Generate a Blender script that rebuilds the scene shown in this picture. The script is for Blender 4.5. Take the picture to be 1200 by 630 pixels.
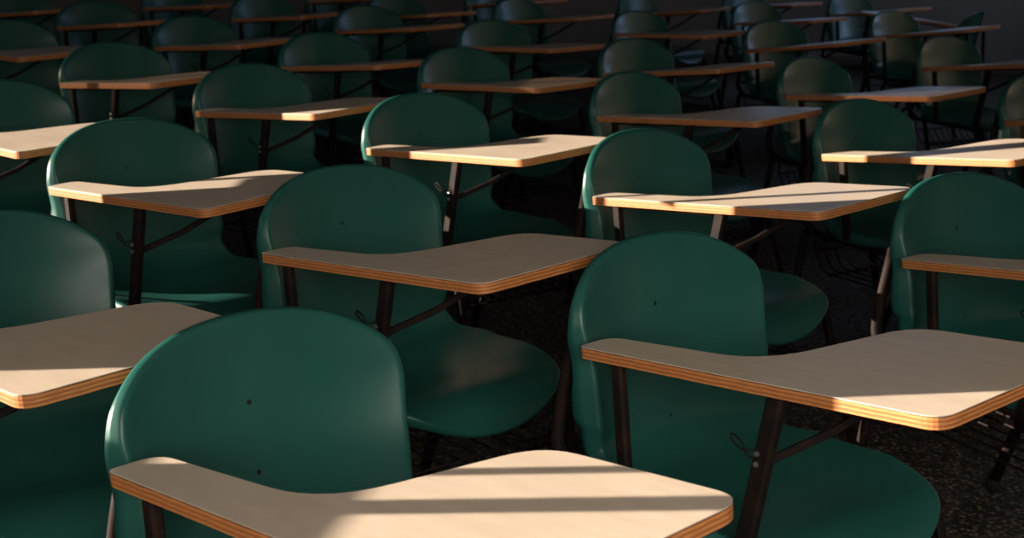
import bpy, bmesh, math, random
from math import sin, cos, pi, atan, sqrt
from mathutils import Vector, Matrix
random.seed(4)
for o in list(bpy.data.objects): bpy.data.objects.remove(o)
SC = bpy.context.scene
COL = SC.collection

# ------------------------------------------------------------ camera
CAM_H, PITCH, ROLL, FPX = 1.2746, 0.2424, 0.0335, 1701.3
cd = bpy.data.cameras.new('camera'); cam = bpy.data.objects.new('camera', cd); COL.objects.link(cam)
cd.sensor_width = 36.0; cd.lens = FPX / 1200.0 * 36.0; cd.clip_start = 0.05; cd.clip_end = 100
r0 = Vector((1, 0, 0)); fw = Vector((0, cos(PITCH), -sin(PITCH))); u0 = Vector((0, sin(PITCH), cos(PITCH)))
cr = r0 * cos(ROLL) + u0 * sin(ROLL); cu = u0 * cos(ROLL) - r0 * sin(ROLL)
M = Matrix((cr, cu, -fw)).transposed().to_4x4(); M.translation = Vector((0, 0, CAM_H))
cam.matrix_world = M
cd.dof.use_dof = True; cd.dof.focus_distance = 2.15; cd.dof.aperture_fstop = 9.0
SC.camera = cam

# ------------------------------------------------------------ light
SC.view_settings.view_transform = 'Standard'; SC.view_settings.look = 'None'
SC.view_settings.exposure = 0.0; SC.view_settings.gamma = 1.0; SC.view_settings.use_curve_mapping = False
w = bpy.data.worlds.new('world'); SC.world = w; w.use_nodes = True
w.node_tree.nodes['Background'].inputs[0].default_value = (0.30, 0.34, 0.42, 1)
w.node_tree.nodes['Background'].inputs[1].default_value = 0.12
SUN_EL, SUN_K = math.radians(8.5), -0.13      # elevation, drift of the beam in y per metre of x
sd = bpy.data.lights.new('sun', 'SUN'); sun = bpy.data.objects.new('sun', sd); COL.objects.link(sun)
sd.energy = 22.5; sd.color = (1.0, 0.85, 0.68); sd.angle = math.radians(0.12)
sdir = Vector((cos(SUN_EL), SUN_K * cos(SUN_EL), -sin(SUN_EL)))
sun.rotation_euler = sdir.to_track_quat('-Z', 'Y').to_euler(); sun.location = (-8, 2, 4)
def area(name, loc, direction, sx, sy, power, color):
    d = bpy.data.lights.new(name, 'AREA'); o = bpy.data.objects.new(name, d); COL.objects.link(o)
    d.shape = 'RECTANGLE'; d.size = sx; d.size_y = sy; d.energy = power; d.color = color
    o.location = loc; o.rotation_euler = Vector(direction).to_track_quat('-Z', 'Z').to_euler()
    return o
area('sky_window_left_near', (-5.25, 1.6, 1.60), (1, 0, 0), 1.5, 1.2, 16, (0.40, 0.62, 1.0))
area('sky_window_left_mid', (-5.25, 4.5, 1.60), (1, 0, 0), 1.8, 1.2, 18, (0.40, 0.62, 1.0))
area('sky_window_left_high', (-5.25, 9.0, 2.85), (1, 0, -0.35), 5.0, 0.8, 22, (0.30, 0.55, 1.0))
area('sky_window_right_far', (5.75, 10.6, 1.7), (-1, 0, 0), 1.6, 0.9, 45, (0.40, 0.62, 1.0))
area('sky_window_far', (2.9, 13.25, 1.7), (0, -1, 0), 2.0, 0.8, 5, (0.40, 0.62, 1.0))
area('right_fill', (5.75, 1.3, 2.0), (-1, 0, 0), 3.4, 1.6, 2, (1.0, 0.86, 0.68))  # weak warm fill lamp added on the right for the chair fronts
nw = area('near_fill', (0.45, -.80, 1.45), (-.06, 1, -.48), 1.7, 1.0, 15.5, (1.0, 0.92, 0.80)); nw.data.spread = math.radians(72)   # added fill lamp behind the camera for the near chair backs
area('near_left_fill', (-2.6, -.85, 1.37), (0, 1, 0), 2.0, 1.25, 36, (1.0, 0.78, 0.55))  # added warm fill lamp that lifts the shaded plywood edges
area('overhead_fill', (-0.1, 1.8, 3.75), (0, 0, -1), 4.6, 3.2, 8, (1.0, 0.82, 0.66))  # added overhead fill lamp that brightens the tablet tops

# ------------------------------------------------------------ materials
def mat(name, color, rough=0.5, spec=0.5, metal=0.0):
    m = bpy.data.materials.new(name); m.use_nodes = True
    b = m.node_tree.nodes['Principled BSDF']
    b.inputs['Base Color'].default_value = (*color, 1); b.inputs['Roughness'].default_value = rough
    b.inputs['Specular IOR Level'].default_value = spec; b.inputs['Metallic'].default_value = metal
    return m
def N(m, t): return m.node_tree.nodes.new(t)
def L(m, a, b): m.node_tree.links.new(a, b)
def ramp(m, fac, stops):
    r = N(m, 'ShaderNodeValToRGB'); e = r.color_ramp.elements
    while len(e) > 1: e.remove(e[-1])
    e[0].position = stops[0][0]; e[0].color = (*stops[0][1], 1)
    for p_, c_ in stops[1:]:
        k = e.new(p_); k.color = (*c_, 1)
    L(m, fac, r.inputs[0]); return r.outputs[0]
def noise(m, vec, scale, detail=3, rough=0.5, dist=0):
    n = N(m, 'ShaderNodeTexNoise'); n.inputs['Scale'].default_value = scale; n.inputs['Detail'].default_value = detail
    n.inputs['Roughness'].default_value = rough; n.inputs['Distortion'].default_value = dist
    if vec is not None: L(m, vec, n.inputs['Vector'])
    return n.outputs[0]
def mapping(m, scale=(1, 1, 1), rot=(0, 0, 0), obj=True):
    t = N(m, 'ShaderNodeTexCoord'); q = N(m, 'ShaderNodeMapping')
    q.inputs['Scale'].default_value = scale; q.inputs['Rotation'].default_value = rot
    L(m, t.outputs['Object'], q.inputs[0]); return q.outputs[0]
def bump(m, h, strength=0.2, dist=0.002):
    b = N(m, 'ShaderNodeBump'); b.inputs['Strength'].default_value = strength; b.inputs['Distance'].default_value = dist
    L(m, h, b.inputs['Height']); L(m, b.outputs[0], m.node_tree.nodes['Principled BSDF'].inputs['Normal'])

def plastic():
    m = mat('green_plastic', (0.028, 0.125, 0.10), 0.34, 0.28); b = m.node_tree.nodes['Principled BSDF']
    v = mapping(m)
    # fine pale scratches with a shape of their own: thin iso-lines of a stretched noise, masked into patches
    s1 = noise(m, mapping(m, (9, 34, 14), (0.5, 0.3, 0.9)), 1.6, 1)
    c = N(m, 'ShaderNodeMath'); c.operation = 'SUBTRACT'; L(m, s1, c.inputs[0]); c.inputs[1].default_value = 0.12
    a = N(m, 'ShaderNodeMath'); a.operation = 'ABSOLUTE'; L(m, c.outputs[0], a.inputs[0])
    lt = N(m, 'ShaderNodeMath'); lt.operation = 'LESS_THAN'; L(m, a.outputs[0], lt.inputs[0]); lt.inputs[1].default_value = 0.0016
    mk = N(m, 'ShaderNodeMath'); mk.operation = 'GREATER_THAN'; L(m, noise(m, v, 11, 4), mk.inputs[0]); mk.inputs[1].default_value = 0.63
    mu = N(m, 'ShaderNodeMath'); mu.operation = 'MULTIPLY'; L(m, lt.outputs[0], mu.inputs[0]); L(m, mk.outputs[0], mu.inputs[1])
    mx = N(m, 'ShaderNodeMix'); mx.data_type = 'RGBA'
    sc_ = N(m, 'ShaderNodeMath'); sc_.operation = 'MULTIPLY'; L(m, mu.outputs[0], sc_.inputs[0]); sc_.inputs[1].default_value = 0.4
    L(m, sc_.outputs[0], mx.inputs[0])
    L(m, ramp(m, noise(m, v, 5, 4), [(0.3, (0.009, 0.065, 0.056)), (0.75, (0.014, 0.080, 0.068))]), mx.inputs[6])
    mx.inputs[7].default_value = (0.10, 0.19, 0.16, 1)
    L(m, mx.outputs[2], b.inputs['Base Color'])
    L(m, ramp(m, noise(m, v, 24, 5), [(0.3, (0.32,) * 3), (0.8, (0.38,) * 3)]), b.inputs['Roughness'])
    bump(m, noise(m, v, 420, 2), 0.10, 0.0006)
    return m
def plywood():
    m = mat('plywood_edge', (0.45, 0.22, 0.08), 0.5, 0.35); b = m.node_tree.nodes['Principled BSDF']
    t = N(m, 'ShaderNodeTexCoord'); s = N(m, 'ShaderNodeSeparateXYZ'); L(m, t.outputs['Object'], s.inputs[0])
    wob = noise(m, mapping(m, (14, 14, 14)), 1.5, 3)
    a = N(m, 'ShaderNodeMath'); a.operation = 'MULTIPLY_ADD'; L(m, wob, a.inputs[0]); a.inputs[1].default_value = 0.0026; L(m, s.outputs[2], a.inputs[2])
    mr = N(m, 'ShaderNodeMapRange'); mr.inputs[1].default_value = -0.0175; mr.inputs[2].default_value = 0.0; L(m, a.outputs[0], mr.inputs[0])
    st = []
    A, B, D = (0.52, 0.205, 0.066), (0.33, 0.112, 0.034), (0.09, 0.026, 0.010)
    for p_, c_ in [(0, D), (.05, B), (.09, A), (.22, A), (.24, D), (.27, B), (.40, B), (.42, A), (.56, A), (.58, D), (.61, B), (.72, B), (.74, A), (.88, A), (.91, B), (.96, D)]: st.append((p_, c_))
    base = ramp(m, mr.outputs[0], st)
    g = ramp(m, noise(m, mapping(m, (60, 60, 900)), 1.0, 4), [(0.25, (0.62,) * 3), (0.7, (1.1,) * 3)])
    mx = N(m, 'ShaderNodeMix'); mx.data_type = 'RGBA'; mx.blend_type = 'MULTIPLY'; mx.inputs[0].default_value = 1
    L(m, base, mx.inputs[6]); L(m, g, mx.inputs[7]); L(m, mx.outputs[2], b.inputs['Base Color'])
    return m
def laminate():
    m = mat('laminate', (0.55, 0.45, 0.37), 0.34, 0.5); b = m.node_tree.nodes['Principled BSDF']
    v = mapping(m, (3, 16, 3))
    L(m, ramp(m, noise(m, v, 3, 5), [(0.3, (0.47, 0.385, 0.305)), (0.7, (0.53, 0.44, 0.355))]), b.inputs['Base Color'])
    L(m, ramp(m, noise(m, mapping(m), 9, 5), [(0.3, (0.28,) * 3), (0.8, (0.46,) * 3)]), b.inputs['Roughness'])
    bump(m, noise(m, mapping(m), 300, 2), 0.05, 0.0005)
    return m
def floor_mat():
    m = mat('pebble_terrazzo', (0.05, 0.04, 0.03), 0.65, 0.3); b = m.node_tree.nodes['Principled BSDF']
    vo = N(m, 'ShaderNodeTexVoronoi'); vo.inputs['Scale'].default_value = 95; L(m, mapping(m), vo.inputs['Vector'])
    sp = N(m, 'ShaderNodeSeparateColor'); L(m, vo.outputs['Color'], sp.inputs[0])
    c = ramp(m, sp.outputs[0], [(0.0, (0.025, 0.019, 0.013)), (0.45, (0.07, 0.052, 0.036)), (0.75, (0.17, 0.13, 0.085)), (1.0, (0.27, 0.215, 0.15))])
    e = ramp(m, vo.outputs['Distance'], [(0.25, (1,) * 3), (0.62, (0.12,) * 3)])
    mx = N(m, 'ShaderNodeMix'); mx.data_type = 'RGBA'; mx.blend_type = 'MULTIPLY'; mx.inputs[0].default_value = 1
    L(m, c, mx.inputs[6]); L(m, e, mx.inputs[7]); L(m, mx.outputs[2], b.inputs['Base Color'])
    bump(m, vo.outputs['Distance'], 0.5, 0.003)
    return m
def wall_mat():
    m = mat('painted_plaster', (0.13, 0.115, 0.10), 0.85, 0.2); b = m.node_tree.nodes['Principled BSDF']
    L(m, ramp(m, noise(m, mapping(m), 1.2, 6), [(0.3, (0.15, 0.132, 0.115)), (0.7, (0.185, 0.165, 0.145))]), b.inputs['Base Color'])
    bump(m, noise(m, mapping(m), 60, 4), 0.15, 0.003)
    return m
def steel():
    m = mat('black_painted_steel', (0.018, 0.014, 0.013), 0.6, 0.06); b = m.node_tree.nodes['Principled BSDF']
    L(m, ramp(m, noise(m, mapping(m), 30, 5), [(0.45, (0.009, 0.007, 0.007)), (0.75, (0.024, 0.012, 0.008))]), b.inputs['Base Color'])
    return m
GREEN, PLY, LAM, STEEL = plastic(), plywood(), laminate(), steel()
FLOOR, WALL = floor_mat(), wall_mat()
RUBBER = mat('black_rubber', (0.012, 0.012, 0.012), 0.8, 0.2)
RIVET = mat('dark_rivet', (0.006, 0.006, 0.006), 0.5, 0.4)
ZINC = mat('zinc_screw', (0.55, 0.54, 0.52), 0.35, 0.5, 0.9)
CHROME = mat('bare_steel_rod', (0.32, 0.31, 0.30), 0.3, 0.5, 0.9)
PAINT = mat('white_window_paint', (0.6, 0.58, 0.54), 0.5, 0.4)

# ------------------------------------------------------------ mesh helpers
def link(name, bm, m, parent=None, smooth=False):
    bmesh.ops.recalc_face_normals(bm, faces=bm.faces)
    me = bpy.data.meshes.new(name); bm.to_mesh(me); bm.free()
    if m: me.materials.append(m)
    if smooth:
        for p_ in me.polygons: p_.use_smooth = True
    o = bpy.data.objects.new(name, me); COL.objects.link(o)
    if parent: o.parent = parent
    return o
def box(bm, a, b):
    v = [bm.verts.new((x, y, z)) for x in (a[0], b[0]) for y in (a[1], b[1]) for z in (a[2], b[2])]
    for f in ((0, 1, 3, 2), (4, 6, 7, 5), (0, 4, 5, 1), (2, 3, 7, 6), (0, 2, 6, 4), (1, 5, 7, 3)): bm.faces.new([v[i] for i in f])
def fillet(pts, r, n=5):
    pts = [Vector(p_) for p_ in pts]; out = [pts[0]]
    for i in range(1, len(pts) - 1):
        a, b, c = pts[i - 1], pts[i], pts[i + 1]
        d = min(r, (a - b).length * .45, (c - b).length * .45)
        p0 = b + (a - b).normalized() * d; p1 = b + (c - b).normalized() * d
        for k in range(n + 1):
            t = k / n; out.append(p0 * (1 - t) ** 2 + b * 2 * t * (1 - t) + p1 * t * t)
    out.append(pts[-1]); return out
def sweep(bm, pts, ring, up=Vector((0, 0, 1))):
    """sweep a closed 2-D ring along a polyline, capped"""
    pts = [Vector(p_) for p_ in pts]; prev = None; rows = []
    ref = None
    for i, p_ in enumerate(pts):
        t = (pts[min(i + 1, len(pts) - 1)] - pts[max(i - 1, 0)]).normalized()
        if ref is None:
            ref = up if abs(t.dot(up)) < 0.93 else Vector((0, 1, 0))
            a = (ref - t * ref.dot(t)).normalized()
        else:
            a = (a - t * a.dot(t)).normalized()
        b = t.cross(a)
        rows.append([bm.verts.new(p_ + a * x + b * y) for x, y in ring])
    n = len(ring)
    for i in range(len(rows) - 1):
        for j in range(n): bm.faces.new((rows[i][j], rows[i][(j + 1) % n], rows[i + 1][(j + 1) % n], rows[i + 1][j]))
    bm.faces.new(rows[0][::-1]); bm.faces.new(rows[-1])
def circ(r, n=10): return [(r * cos(2 * pi * k / n), r * sin(2 * pi * k / n)) for k in range(n)]
def rrect(a, b, c):
    a, b = a / 2, b / 2
    return [(a - c, b), (a, b - c), (a, -b + c), (a - c, -b), (-a + c, -b), (-a, -b + c), (-a, b - c), (-a + c, b)][::-1]
def tube(bm, pts, r, n=10, fr=0.0):
    sweep(bm, fillet(pts, fr) if fr else pts, circ(r, n))

# ------------------------------------------------------------ setting
def struct(o): o['kind'] = 'structure'; return o
XL, XR, YF, YB, ZC = -5.0, 5.5, -0.6, 13.0, 3.5
bm = bmesh.new(); box(bm, (XL - .2, YF - .2, -0.1), (XR + .2, YB + .2, 0)); struct(link('floor', bm, FLOOR))
bm = bmesh.new(); SK = (-2.4, 2.2, 0.2, 3.4)      # ceiling with an opening added for the overhead fill lamp
box(bm, (XL - .2, YF - .2, ZC), (SK[0], YB + .2, ZC + .1)); box(bm, (SK[1], YF - .2, ZC), (XR + .2, YB + .2, ZC + .1))
box(bm, (SK[0], YF - .2, ZC), (SK[1], SK[2], ZC + .1)); box(bm, (SK[0], SK[3], ZC), (SK[1], YB + .2, ZC + .1)); struct(link('ceiling', bm, WALL))
def wall(name, axis, c, t, a0, a1, holes):
    """wall with rectangular openings: holes = (a0, a1, z0, z1)"""
    bm = bmesh.new()
    A = sorted({a0, a1} | {h[0] for h in holes} | {h[1] for h in holes})
    for p0, p1 in zip(A, A[1:]):
        m_ = (p0 + p1) / 2; z = 0.0
        for h in sorted([h for h in holes if h[0] < m_ < h[1]], key=lambda h: h[2]) + [(0, 0, ZC, ZC)]:
            if h[2] - z > 1e-4:
                if axis == 'x': box(bm, (c, p0, z), (c + t, p1, h[2]))
                else: box(bm, (p0, c, z), (p1, c + t, h[2]))
            z = max(z, h[3])
    return struct(link(name, bm, WALL))
K0 = SUN_K * (0 - XL)       # y offset between the wall and x = 0
# the west windows: openings stepped and offset to shape the sun patches on the tablets
ZM = 1.466
def yb(b): return b - K0
WA = [(yb(0.2), yb(1.50), 1.406, ZM), (yb(1.50), yb(1.54), 1.335, ZM), (yb(1.54), yb(1.685), 1.10, ZM), (yb(0.3), yb(1.815), ZM, 2.2)]
WB = [(yb(2.89), yb(3.0), 1.02, 1.38), (yb(3.0), yb(4.06), 1.02, ZM), (yb(3.045), yb(4.22), ZM, 2.2)]
WC = [(yb(4.32), yb(5.0), 1.02, 1.36), (yb(4.80), yb(5.35), 1.44, 2.2)]
WH = (6.5, 11.5, 2.45, 3.25)
wall('wall_left', 'x', XL - .16, .16, YF, YB, WA + WB + WC + [WH])
WR = (-0.4, 3.0, 1.2, 2.8); WR2 = (9.8, 11.4, 1.25, 2.15); wall('wall_right', 'x', XR, .16, YF, YB, [WR, WR2])
WF = (1.9, 3.9, 1.3, 2.1); wall('wall_far', 'y', YB, .16, XL - .16, XR + .16, [WF])
WN, WN2 = (-.4, 1.3, .95, 1.95), (-3.6, -1.6, 0.75, 2.0); wall('wall_near', 'y', YF - .16, .16, XL - .16, XR + .16, [WN2, WN])
def window(n, axis, c, hole, bars, zbars=()):
    bm = bmesh.new(); a0, a1, z0, z1 = hole; e = 0.012
    def seg(p0, p1, q0, q1, d=0.03):
        if axis == 'x': box(bm, (c - d / 2, p0, q0), (c + d / 2, p1, q1))
        else: box(bm, (p0, c - d / 2, q0), (p1, c + d / 2, q1))
    seg(a0, a0 + e, z0, z1); seg(a1 - e, a1, z0, z1); seg(a0 + e, a1 - e, z0, z0 + .04); seg(a0 + e, a1 - e, z1 - .04, z1)
    for (b, wd) in bars: seg(b - wd / 2, b + wd / 2, z0 + .04, z1 - .04, 0.012)
    for zb in zbars: seg(a0 + e, a1 - e, zb - .02, zb + .02)
    return struct(link('window_%d' % n, bm, PAINT))
def mullions(n, rects):
    bm = bmesh.new()
    for (b, wd, z0, z1) in rects: box(bm, (XL - .066, yb(b) - wd / 2, z0), (XL - .054, yb(b) + wd / 2, z1))
    return struct(link('window_%d' % n, bm, PAINT))
mullions(1, [(1.463, .022, 1.406, 2.2), (1.360, .040, 1.406, 2.2), (0.8, .04, 1.406, 2.2)])
mullions(2, [(3.01, .028, 1.31, ZM), (3.17, .028, ZM, 2.2), (3.30, .022, 1.40, ZM), (3.742, .115, 1.02, ZM), (4.03, .11, ZM, 2.2)])
w8 = mullions(8, [(4.68, .05, 1.02, 1.36), (5.1, .03, 1.44, 2.2)])
bm = bmesh.new(); box(bm, (XL - .10, yb(4.32), 1.02), (XL - .096, yb(5.35), 2.2))  # tinted sheet added to dim the sun on the farther tablets
GL = bpy.data.materials.new('sun_dimming_tint'); GL.use_nodes = True; nt = GL.node_tree; nt.nodes.clear()
tr = nt.nodes.new('ShaderNodeBsdfTransparent'); tr.inputs[0].default_value = (0.30, 0.27, 0.24, 1)
mo = nt.nodes.new('ShaderNodeOutputMaterial'); nt.links.new(tr.outputs[0], mo.inputs[0])
link('sun_dimmer', bm, GL, w8)
window(3, 'x', XL - .06, WH, [(7, .05), (8.5, .05), (10, .05)])
window(4, 'x', XR + .08, WR, [(0, .05), (1, .05), (2, .05)])  # unseen opening added for the right fill lamp
window(5, 'y', YB + .08, WF, [(2.9, .04)])
window(6, 'y', YF - .08, WN, [(.45, .04)])  # unseen opening added for the fill lamp behind the camera
window(9, 'y', YF - .08, WN2, [(-2.6, .04)])  # unseen opening added for the left fill lamp
window(7, 'x', XR + .08, WR2, [(10.6, .05)])
bm = bmesh.new(); box(bm, (XR - .02, YF, 0), (XR, YB, 1.05)); struct(link('bounce_panel_1', bm, mat('dark_bounce_absorber', (0.055, 0.035, 0.022), 0.6)))  # unseen dark panel added to cut the sun bounce off this wall
bm = bmesh.new(); box(bm, (XL, YB - .015, 0), (XR, YB, .09)); struct(link('baseboard_far', bm, mat('dark_skirting', (0.06, 0.045, 0.035), 0.6)))

# ------------------------------------------------------------ the chair, local axes: x forward, y to the sitter's left
VC = 0.2557                      # centre of the seat across; the outer tablet edge is y = 0
OX, OY = 0.15, 0.25              # root of the chair on the floor, in these axes
def zt(u, v): return 0.68 + 0.104 * (u - .3) + 0.044 * (v - .15)
PROF = [(-.096, .756), (-.093, .73), (-.088, .69), (-.080, .64), (-.066, .58), (-.050, .52), (-.030, .465), (.000, .432), (.045, .414), (.11, .406), (.18, .404), (.25, .408), (.31, .414), (.35, .410), (.388, .390), (.410, .352)]
def cr_spline(P, n=12):
    out = []
    for i in range(len(P) - 1):
        p0, p1, p2, p3 = P[max(i - 1, 0)], P[i], P[i + 1], P[min(i + 2, len(P) - 1)]
        for k in range(n):
            t = k / n
            out.append(tuple(0.5 * (2 * p1[j] + (p2[j] - p0[j]) * t + (2 * p0[j] - 5 * p1[j] + 4 * p2[j] - p3[j]) * t * t + (3 * p1[j] - p0[j] - 3 * p2[j] + p3[j]) * t ** 3) for j in (0, 1)))
    out.append(P[-1]); return out
PL = cr_spline(PROF); SL = [0]
for i in range(1, len(PL)): SL.append(SL[-1] + math.dist(PL[i], PL[i - 1]))
ST = SL[-1]
def prof(s):
    s = max(0, min(ST, s))
    for i in range(1, len(SL)):
        if SL[i] >= s:
            t = (s - SL[i - 1]) / max(1e-9, SL[i] - SL[i - 1]); a, b = PL[i - 1], PL[i]
            dx, dz = (PL[min(i + 1, len(PL) - 1)][0] - PL[max(i - 2, 0)][0]), (PL[min(i + 1, len(PL) - 1)][1] - PL[max(i - 2, 0)][1])
            n = Vector((-dz, dx)).normalized()     # towards the sitter
            return a[0] * (1 - t) + b[0] * t, a[1] * (1 - t) + b[1] * t, n
    return (*PL[-1], Vector((0, 1)))
def interp(tab, s):
    if s <= tab[0][0]: return tab[0][1]
    for (a, x), (b, y) in zip(tab, tab[1:]):
        if s <= b:
            t = (s - a) / (b - a); t = t * t * (3 - 2 * t); return x + (y - x) * t
    return tab[-1][1]
HW = [(0, .209), (.085, .209), (.20, .197), (.28, .196), (.335, .192), (.375, .200), (.45, .228), (.60, .229), (.70, .222), (ST, .20)]
CONC = [(0, .030), (.07, .044), (.20, .050), (.28, .044), (.335, .022), (.38, .014), (.46, .020), (.58, .024), (.68, .004), (ST, -.004)]
FLG = [(0, .013), (.06, .016), (.14, .034), (.25, .046), (.34, .030), (.40, .034), (.60, .030), (ST, .018)]
def shell_pt(s, t):
    u, z, n = prof(s); d = interp(CONC, s) * abs(t) ** 2.1
    return Vector((u + n.x * d, VC + interp(HW, s) * t, z + n.y * d))
def shell_map(i, j, NI, NJ):
    ph = -pi / 2 + pi * j / NJ; t = 0.72 * sin(ph) + 0.28 * (2 * j / NJ - 1)
    e = max(0, 1 - abs(t) ** 2.15) ** (1 / 2.15)
    st = 0.108 * (1 - e); sb = ST - 0.20 * (1 - max(0, 1 - abs(t) ** 2.35) ** (1 / 2.35))
    return st + (sb - st) * i / NI, t
def make_shell(parent):
    NI, NJ = 46, 28; bm = bmesh.new(); G = []
    for i in range(NI + 1):
        row = []
        for j in range(NJ + 1):
            s, t = shell_map(i, j, NI, NJ); row.append(bm.verts.new(shell_pt(s, t)))
        G.append(row)
    for i in range(NI):
        for j in range(NJ): bm.faces.new((G[i][j], G[i][j + 1], G[i + 1][j + 1], G[i + 1][j]))
    # rolled-back flange round the whole outline
    loop = [(0, j) for j in range(NJ)] + [(i, NJ) for i in range(NI)] + [(NI, j) for j in range(NJ, 0, -1)] + [(i, 0) for i in range(NI, 0, -1)]
    n = len(loop); P = [G[i][j].co.copy() for i, j in loop]; rings = [[G[i][j] for i, j in loop]]
    dat = []
    for k, (i, j) in enumerate(loop):
        s, t = shell_map(i, j, NI, NJ); e = 1e-3
        ds = shell_pt(min(ST, s + e), t) - shell_pt(max(0, s - e), t); dt = shell_pt(s, min(1, t + e)) - shell_pt(s, max(-1, t - e))
        nr = dt.cross(ds).normalized()
        u, z, nn = prof(s)
        if nr.x * nn.x + nr.z * nn.y < 0: nr = -nr
        tang = (P[(k + 1) % n] - P[k - 1]).normalized(); o = tang.cross(nr).normalized()
        c = shell_pt(s, 0) if abs(t) > .3 else shell_pt(ST * .5, 0)
        if o.dot(P[k] - c) < 0: o = -o
        dat.append((o, nr, interp(FLG, s)))
    def smooth(vals):
        for _ in range(3): vals = [(vals[k - 1] + vals[k] * 2 + vals[(k + 1) % n]) / 4 for k in range(n)]
        return vals
    O = smooth([d[0] for d in dat]); NR = smooth([d[1] for d in dat]); F = smooth([d[2] for d in dat])
    for (a, b) in ((.0035, -.0008), (.0062, -.0035), (.0080, -.008), (.0085, None)):
        rings.append([bm.verts.new(P[k] + O[k].normalized() * a + NR[k].normalized() * (b if b is not None else -F[k])) for k in range(n)])
    for a, b in zip(rings, rings[1:]):
        for k in range(n): bm.faces.new((a[k], a[(k + 1) % n], b[(k + 1) % n], b[k]))
    o = link('seat_shell', bm, GREEN, parent, True)
    m = o.modifiers.new('smooth', 'SUBSURF'); m.levels = m.render_levels = 1
    m = o.modifiers.new('thick', 'SOLIDIFY'); m.thickness = 0.0035; m.offset = -1
    return o
TAB = [(0, 0), (.634, 0), (.634, .350), (.352, .350), (.290, .085), (0, .068)]
def rounded(P, R, n=7):
    out = []
    for i, p_ in enumerate(P):
        a, b, c = Vector(P[i - 1]), Vector(p_), Vector(P[(i + 1) % len(P)]); d = R[i]
        p0 = b + (a - b).normalized() * d; p1 = b + (c - b).normalized() * d
        for k in range(n + 1):
            t = k / n; out.append(p0 * (1 - t) ** 2 + b * 2 * t * (1 - t) + p1 * t * t)
    return out
TPTS = rounded(TAB, [.012, .030, .040, .055, .085, .030])
def prism(bm, pts, z0, z1):
    lo = [bm.verts.new((p_.x, p_.y, z0)) for p_ in pts]; hi = [bm.verts.new((p_.x, p_.y, z1)) for p_ in pts]
    bm.faces.new(lo[::-1]); bm.faces.new(hi); n = len(pts)
    for k in range(n): bm.faces.new((lo[k], lo[(k + 1) % n], hi[(k + 1) % n], hi[k]))

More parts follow.
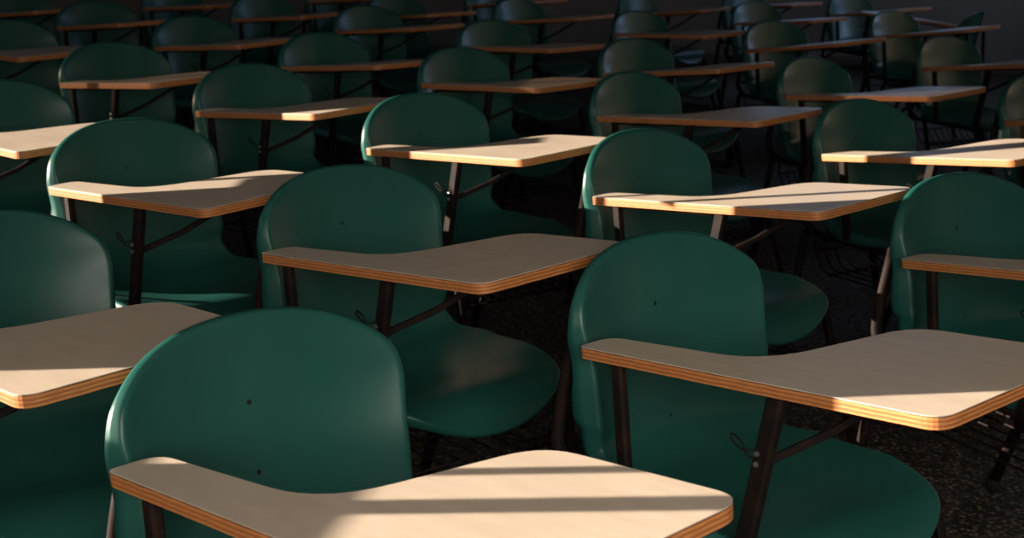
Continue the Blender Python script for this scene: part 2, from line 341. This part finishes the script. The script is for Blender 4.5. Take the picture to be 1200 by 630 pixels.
RIV = (.108, .296)
def rivet(s, root):
    u, z, n = prof(s); bm = bmesh.new(); c = Vector((u, VC - .008, z)); d = Vector((n.x, 0, n.y))
    sweep(bm, [c - d * .004, c + d * .0008], circ(.0036, 10)); o = link('rivet', bm, RIVET, root); o.location = (-OX, -OY, 0)
def make_chair(name):
    root = bpy.data.objects.new(name, None); COL.objects.link(root); root.empty_display_size = .1
    parts = []
    def fin(o):
        o.location = Vector(o.location) + Vector((-OX, -OY, 0)); return o
    sh = fin(make_shell(root))
    for s in RIV:
        rivet(s, root)
    # writing tablet
    bm = bmesh.new(); prism(bm, TPTS, -.0185, -.0012); tb = link('writing_tablet', bm, PLY, root)
    tb.location = (0, 0, zt(0, 0)); tb.rotation_euler = (atan(.044), -atan(.104), 0); fin(tb)
    m = tb.modifiers.new('bevel', 'BEVEL'); m.width = .0012; m.segments = 2; m.limit_method = 'ANGLE'; m.angle_limit = 1.0
    bm = bmesh.new(); prism(bm, TPTS, -.0012, 0); lam = link('laminate_surface', bm, LAM, tb)
    # tablet posts
    def post(name, pts, wd, dp):
        bm = bmesh.new(); sweep(bm, pts, rrect(dp, wd, .004), Vector((0, 1, 0))); return fin(link(name, bm, STEEL, root))
    post('rear_post', [(.070, .016, zt(.07, .016) - .019), (.108, .016, .402)], .024, .016)
    fp = post('front_post', [(.372, .016, zt(.372, .016) - .019), (.330, .016, .402)], .028, .018)
    bm = bmesh.new()
    for q in (.56, .575):
        sweep(bm, [(.352, .004, q), (.352, .030, q)], circ(.004, 6))
    fin(link('screw', bm, ZINC, root))
    bm = bmesh.new(); sweep(bm, [(.352, .022, .558), (.40, .10, .60), (.47, .205, zt(.47, .205) - .021)], rrect(.012, .008, .002)); fin(link('brace', bm, STEEL, root))
    bm = bmesh.new(); sweep(bm, fillet([(.06, .03, zt(.06, .03) - .023), (.36, .03, zt(.36, .03) - .023), (.56, .22, zt(.56, .22) - .023)], .06), rrect(.008, .028, .002), Vector((0, 0, 1))); fin(link('tablet_bracket', bm, STEEL, root))
    # bag hook: bent wire on the front post
    bm = bmesh.new(); tube(bm, [(.356, .004, .585), (.345, -.006, .580)] + [Vector((.330, -.010, .590)) + Vector((cos(a_) * .013, 0, sin(a_) * .006 + cos(a_) * -.006)) for a_ in [k_ * pi / 6 for k_ in range(13)]] + [(.345, -.006, .574), (.354, .004, .568)], .0015, 6); fin(link('bag_hook', bm, STEEL, root, True))
    # seat frame
    bm = bmesh.new()
    for v in (.040, .455): tube(bm, [(-.060, v, .392), (.350, v, .386)], .0105)
    for u in (.03, .33): tube(bm, [(u, .040, .390), (u, .455, .390)], .0095)
    for u, z in ((.108, .398), (.330, .398)): tube(bm, [(u, .014, z), (u, .045, .390)], .009)
    fin(link('seat_frame', bm, STEEL, root, True))
    # back supports rise behind the shell
    for v, k in ((.052, 1), (.448, 1)):
        bm = bmesh.new(); tube(bm, [(-.045, v, .392), (-.098, v, .43), (-.096, v + (.01 if v < .2 else -.01), .52), (-.094, v + (.03 if v < .2 else -.03), .63)], .0115, 10, .03); fin(link('back_support', bm, STEEL, root, True))
    for (v, vf, rear) in ((.040, .018, True), (.455, .480, True), (.040, .018, False), (.455, .480, False)):
        bm = bmesh.new()
        if rear: a, b = Vector((.040 if v > .2 else -.062, v, .392)), Vector((-.098, vf, .022))
        else: a, b = Vector((.345, v, .388)), Vector((.462, vf, .022))
        tube(bm, [a, b], .0125, 12); lg = fin(link('leg', bm, STEEL, root, True))
        d = (b - a).normalized(); bm = bmesh.new(); e = b + d * (.022 / -d.z - .006) ; tube(bm, [b - d * .012, e], .0155, 12); link('rubber_foot', bm, RUBBER, lg, True)
    # wire book rack
    bm = bmesh.new()
    for k in range(10):
        v = .055 + k * .0425; tube(bm, [(-.035, v, .335), (.000, v, .280), (.375, v, .272), (.385, v, .300)], .0028, 5, .02)
    for u, z in ((-.035, .335), (.03, .276), (.2, .2715), (.36, .2685), (.385, .300)): tube(bm, [(u, .050, z), (u, .443, z)], .0032, 6)
    for u, z in ((-.035, .335), (.385, .300)):
        for v in (.052, .441): tube(bm, [(u, v, z), (min(u, .36), v, .39)], .0035, 6)
    fin(link('book_rack', bm, STEEL, root, True))
    return root
def copy_tree(o, parent=None):
    c = o.copy(); COL.objects.link(c)
    if parent: c.parent = parent; c.matrix_parent_inverse = o.matrix_parent_inverse.copy()
    for ch in [x for x in bpy.data.objects if x.parent == o]: copy_tree(ch, c)
    return c
G1 = 'green tablet-arm chairs set out in diagonal rows'
CH = [  # x, y, heading, label
 (-0.452, 1.538, 0.776, -0.003, -0.004, 'nearest green chair of all, large scratched back, sunlit writing tablet, at lower left'),
 (0.104, 2.103, 0.708, 0.009, 0.012, 'green chair at lower right with whole seat showing and one sunlit tablet corner'),
 (-0.473, 2.641, 0.746, 0.013, 0.013, 'green chair in full shade at centre, brown tablet unlit, directly behind the nearest chair'),
 (-1.042, 3.174, 0.785, -0.018, 0.032, 'green chair at left with brightly lit rim, tablet half lit and half in shade'),
 (-1.010, 2.090, 0.755, -0.028, 0.024, 'green chair cut by left edge in front, tablet sunlit near its front corner'),
 (0.773, 2.830, 0.543, 0.046, 0.041, 'green chair at right edge in shade, brown arm cut off by the frame'),
 (-0.406, 3.860, 0.734, -0.005, 0.024, 'green chair behind the shaded central one, its tablet almost wholly sunlit'),
 (0.176, 3.288, 0.750, 0.012, -0.003, 'green chair with mint sunlit rim right of centre, behind the one showing its whole seat'),
 (0.862, 4.080, 0.656, 0.025, 0.032, 'green chair at right, long sunlit tablet running out of frame, behind the shaded right-edge chair'),
 (-1.595, 5.033, 0.769, 0.001, 0.013, 'green chair at upper left with thin lit rim, directly behind the half-lit left one'),
 (-1.000, 4.469, 0.767, 0.004, 0.023, 'dim green chair left of centre, between the half-lit left one and the sunlit central tablet'),
 (-0.943, 5.744, 0.750, 0.005, -0.018, 'small dim green chair third along behind, left of centre, tablet edge dull orange'),
 (-0.359, 5.301, 0.734, -0.023, -0.005, 'dark green chair directly behind the sunlit central tablet, with orange tablet edge'),
 (0.250, 4.621, 0.774, -0.008, 0.001, 'dark green chair right of centre whose brown tablet passes over the mint-rimmed chair'),
 (0.984, 5.382, 0.730, 0.002, -0.002, 'dark green chair right of centre, wide shaded tablet, behind the one with long sunlit edge'),
 (-0.280, 6.758, 0.715, -0.035, -0.014, 'small dark chair with blue glint on its back, top centre, behind the dark central one'),
 (0.340, 5.973, 0.713, 0.028, -0.002, 'dark chair with shaded narrow tablet edge, upper right of centre, seat glinting blue'),
 (1.844, 6.715, 0.593, 0.032, 0.016, 'green chair with bluish highlight on back, upper right, tablet edge cut by frame'),
 (1.690, 5.035, 0.527, 0.066, 0.033, 'pale-lit green back cut by the right edge, upper right'),
 (-1.598, 3.824, 0.749, -0.056, 0.025, 'green chair cut by left edge in middle distance, small lit tablet corner'),
 (-2.272, 5.839, 0.743, -0.059, 0.015, 'dark chair cut by left edge near the top, dull orange tablet corner'),
 (-2.281, 7.190, 0.760, 0, 0, 'dark chair at top left behind the thin-rimmed one, blue glint at its lower left'),
 (-1.602, 6.380, 0.806, -0.005, 0.016, 'dark bluish-flanked chair at top left with reddish tablet edge'),
 (-2.871, 7.733, 0.802, -0.000, 0.000, 'black-looking chair back in the top left corner'),
 (-2.215, 8.588, 0.860, -0.018, -0.002, 'far chair at top left edge of the picture behind a reddish tablet'),
 (-1.588, 8.033, 0.806, -0.010, 0.006, 'far chair with blue-white glint, top left of centre'),
 (-0.945, 7.500, 0.744, 0, 0, 'far dark chair with bright blue lower corner, top, left of centre'),
 (-0.900, 8.480, 0.671, 0, 0, 'far chair with bright blue-white glint and thin lit right rim, top centre'),
 (-0.150, 8.520, 0.785, -0.001, 0.000, 'far chair with large blue-white glint and lit right rim, top centre right'),
 (0.503, 7.799, 0.727, -0.038, -0.003, 'far chair nested in front of a bluer one, top, right of centre'),
 (0.646, 9.523, 0.840, 0.009, -0.004, 'far blue-lit chair back just behind a nested one, top, right of centre'),
 (1.310, 9.050, 0.630, 0, 0, 'far chair with pale blue back and lit right rim, top right'),
 (1.137, 7.381, 0.575, 0.041, 0.021, 'dark chair in front of the pale blue far one, top right'),
 (2.153, 10.299, 0.558, 0.024, 0.012, 'far bright blue chair back at top right'),
 (2.053, 8.551, 0.629, 0.038, 0.019, 'dark chair with thin lit left rim, top right, beside the bright blue one'),
 (-1.42, 9.70, 0.76, 0, 0, 'furthest blue-lit chair glimpsed between two nearer ones, top left of centre'),
 (-0.37, 9.90, 0.76, 0, 0, 'furthest bluish chair glimpsed beside the large-glint one, top centre'),
 (1.46, 10.60, 0.66, 0, 0, 'furthest bright blue chair glimpsed left of the pale blue one, top right'),
 (2.86, 9.30, -2.15, 0, 0, 'black chair turned the other way, silhouetted against the wall at the top right corner'),
]
proto = make_chair('tablet_armchair')
for i, (x, y, th, du, dv, lab) in enumerate(CH):
    o = proto if i == 0 else copy_tree(proto)
    f = Vector((sin(th), -cos(th), 0)); l = Vector((cos(th), sin(th), 0))
    o.location = Vector((x, y, 0)) + f * OX + l * OY; o.rotation_euler = (0, 0, th - pi / 2)
    if du or dv:                 # every writing tablet sits a little differently on its posts
        for ch in o.children:
            if ch.name.startswith('writing_tablet'):
                ch.rotation_euler = (atan(.044 + dv), -atan(.104 + du), 0)
                ch.location.z = zt(0, 0) - du * .3 - dv * .15
    o['label'] = lab; o['category'] = 'chair'; o['group'] = G1
rivet(.200, proto)          # the nearest back has a third hole
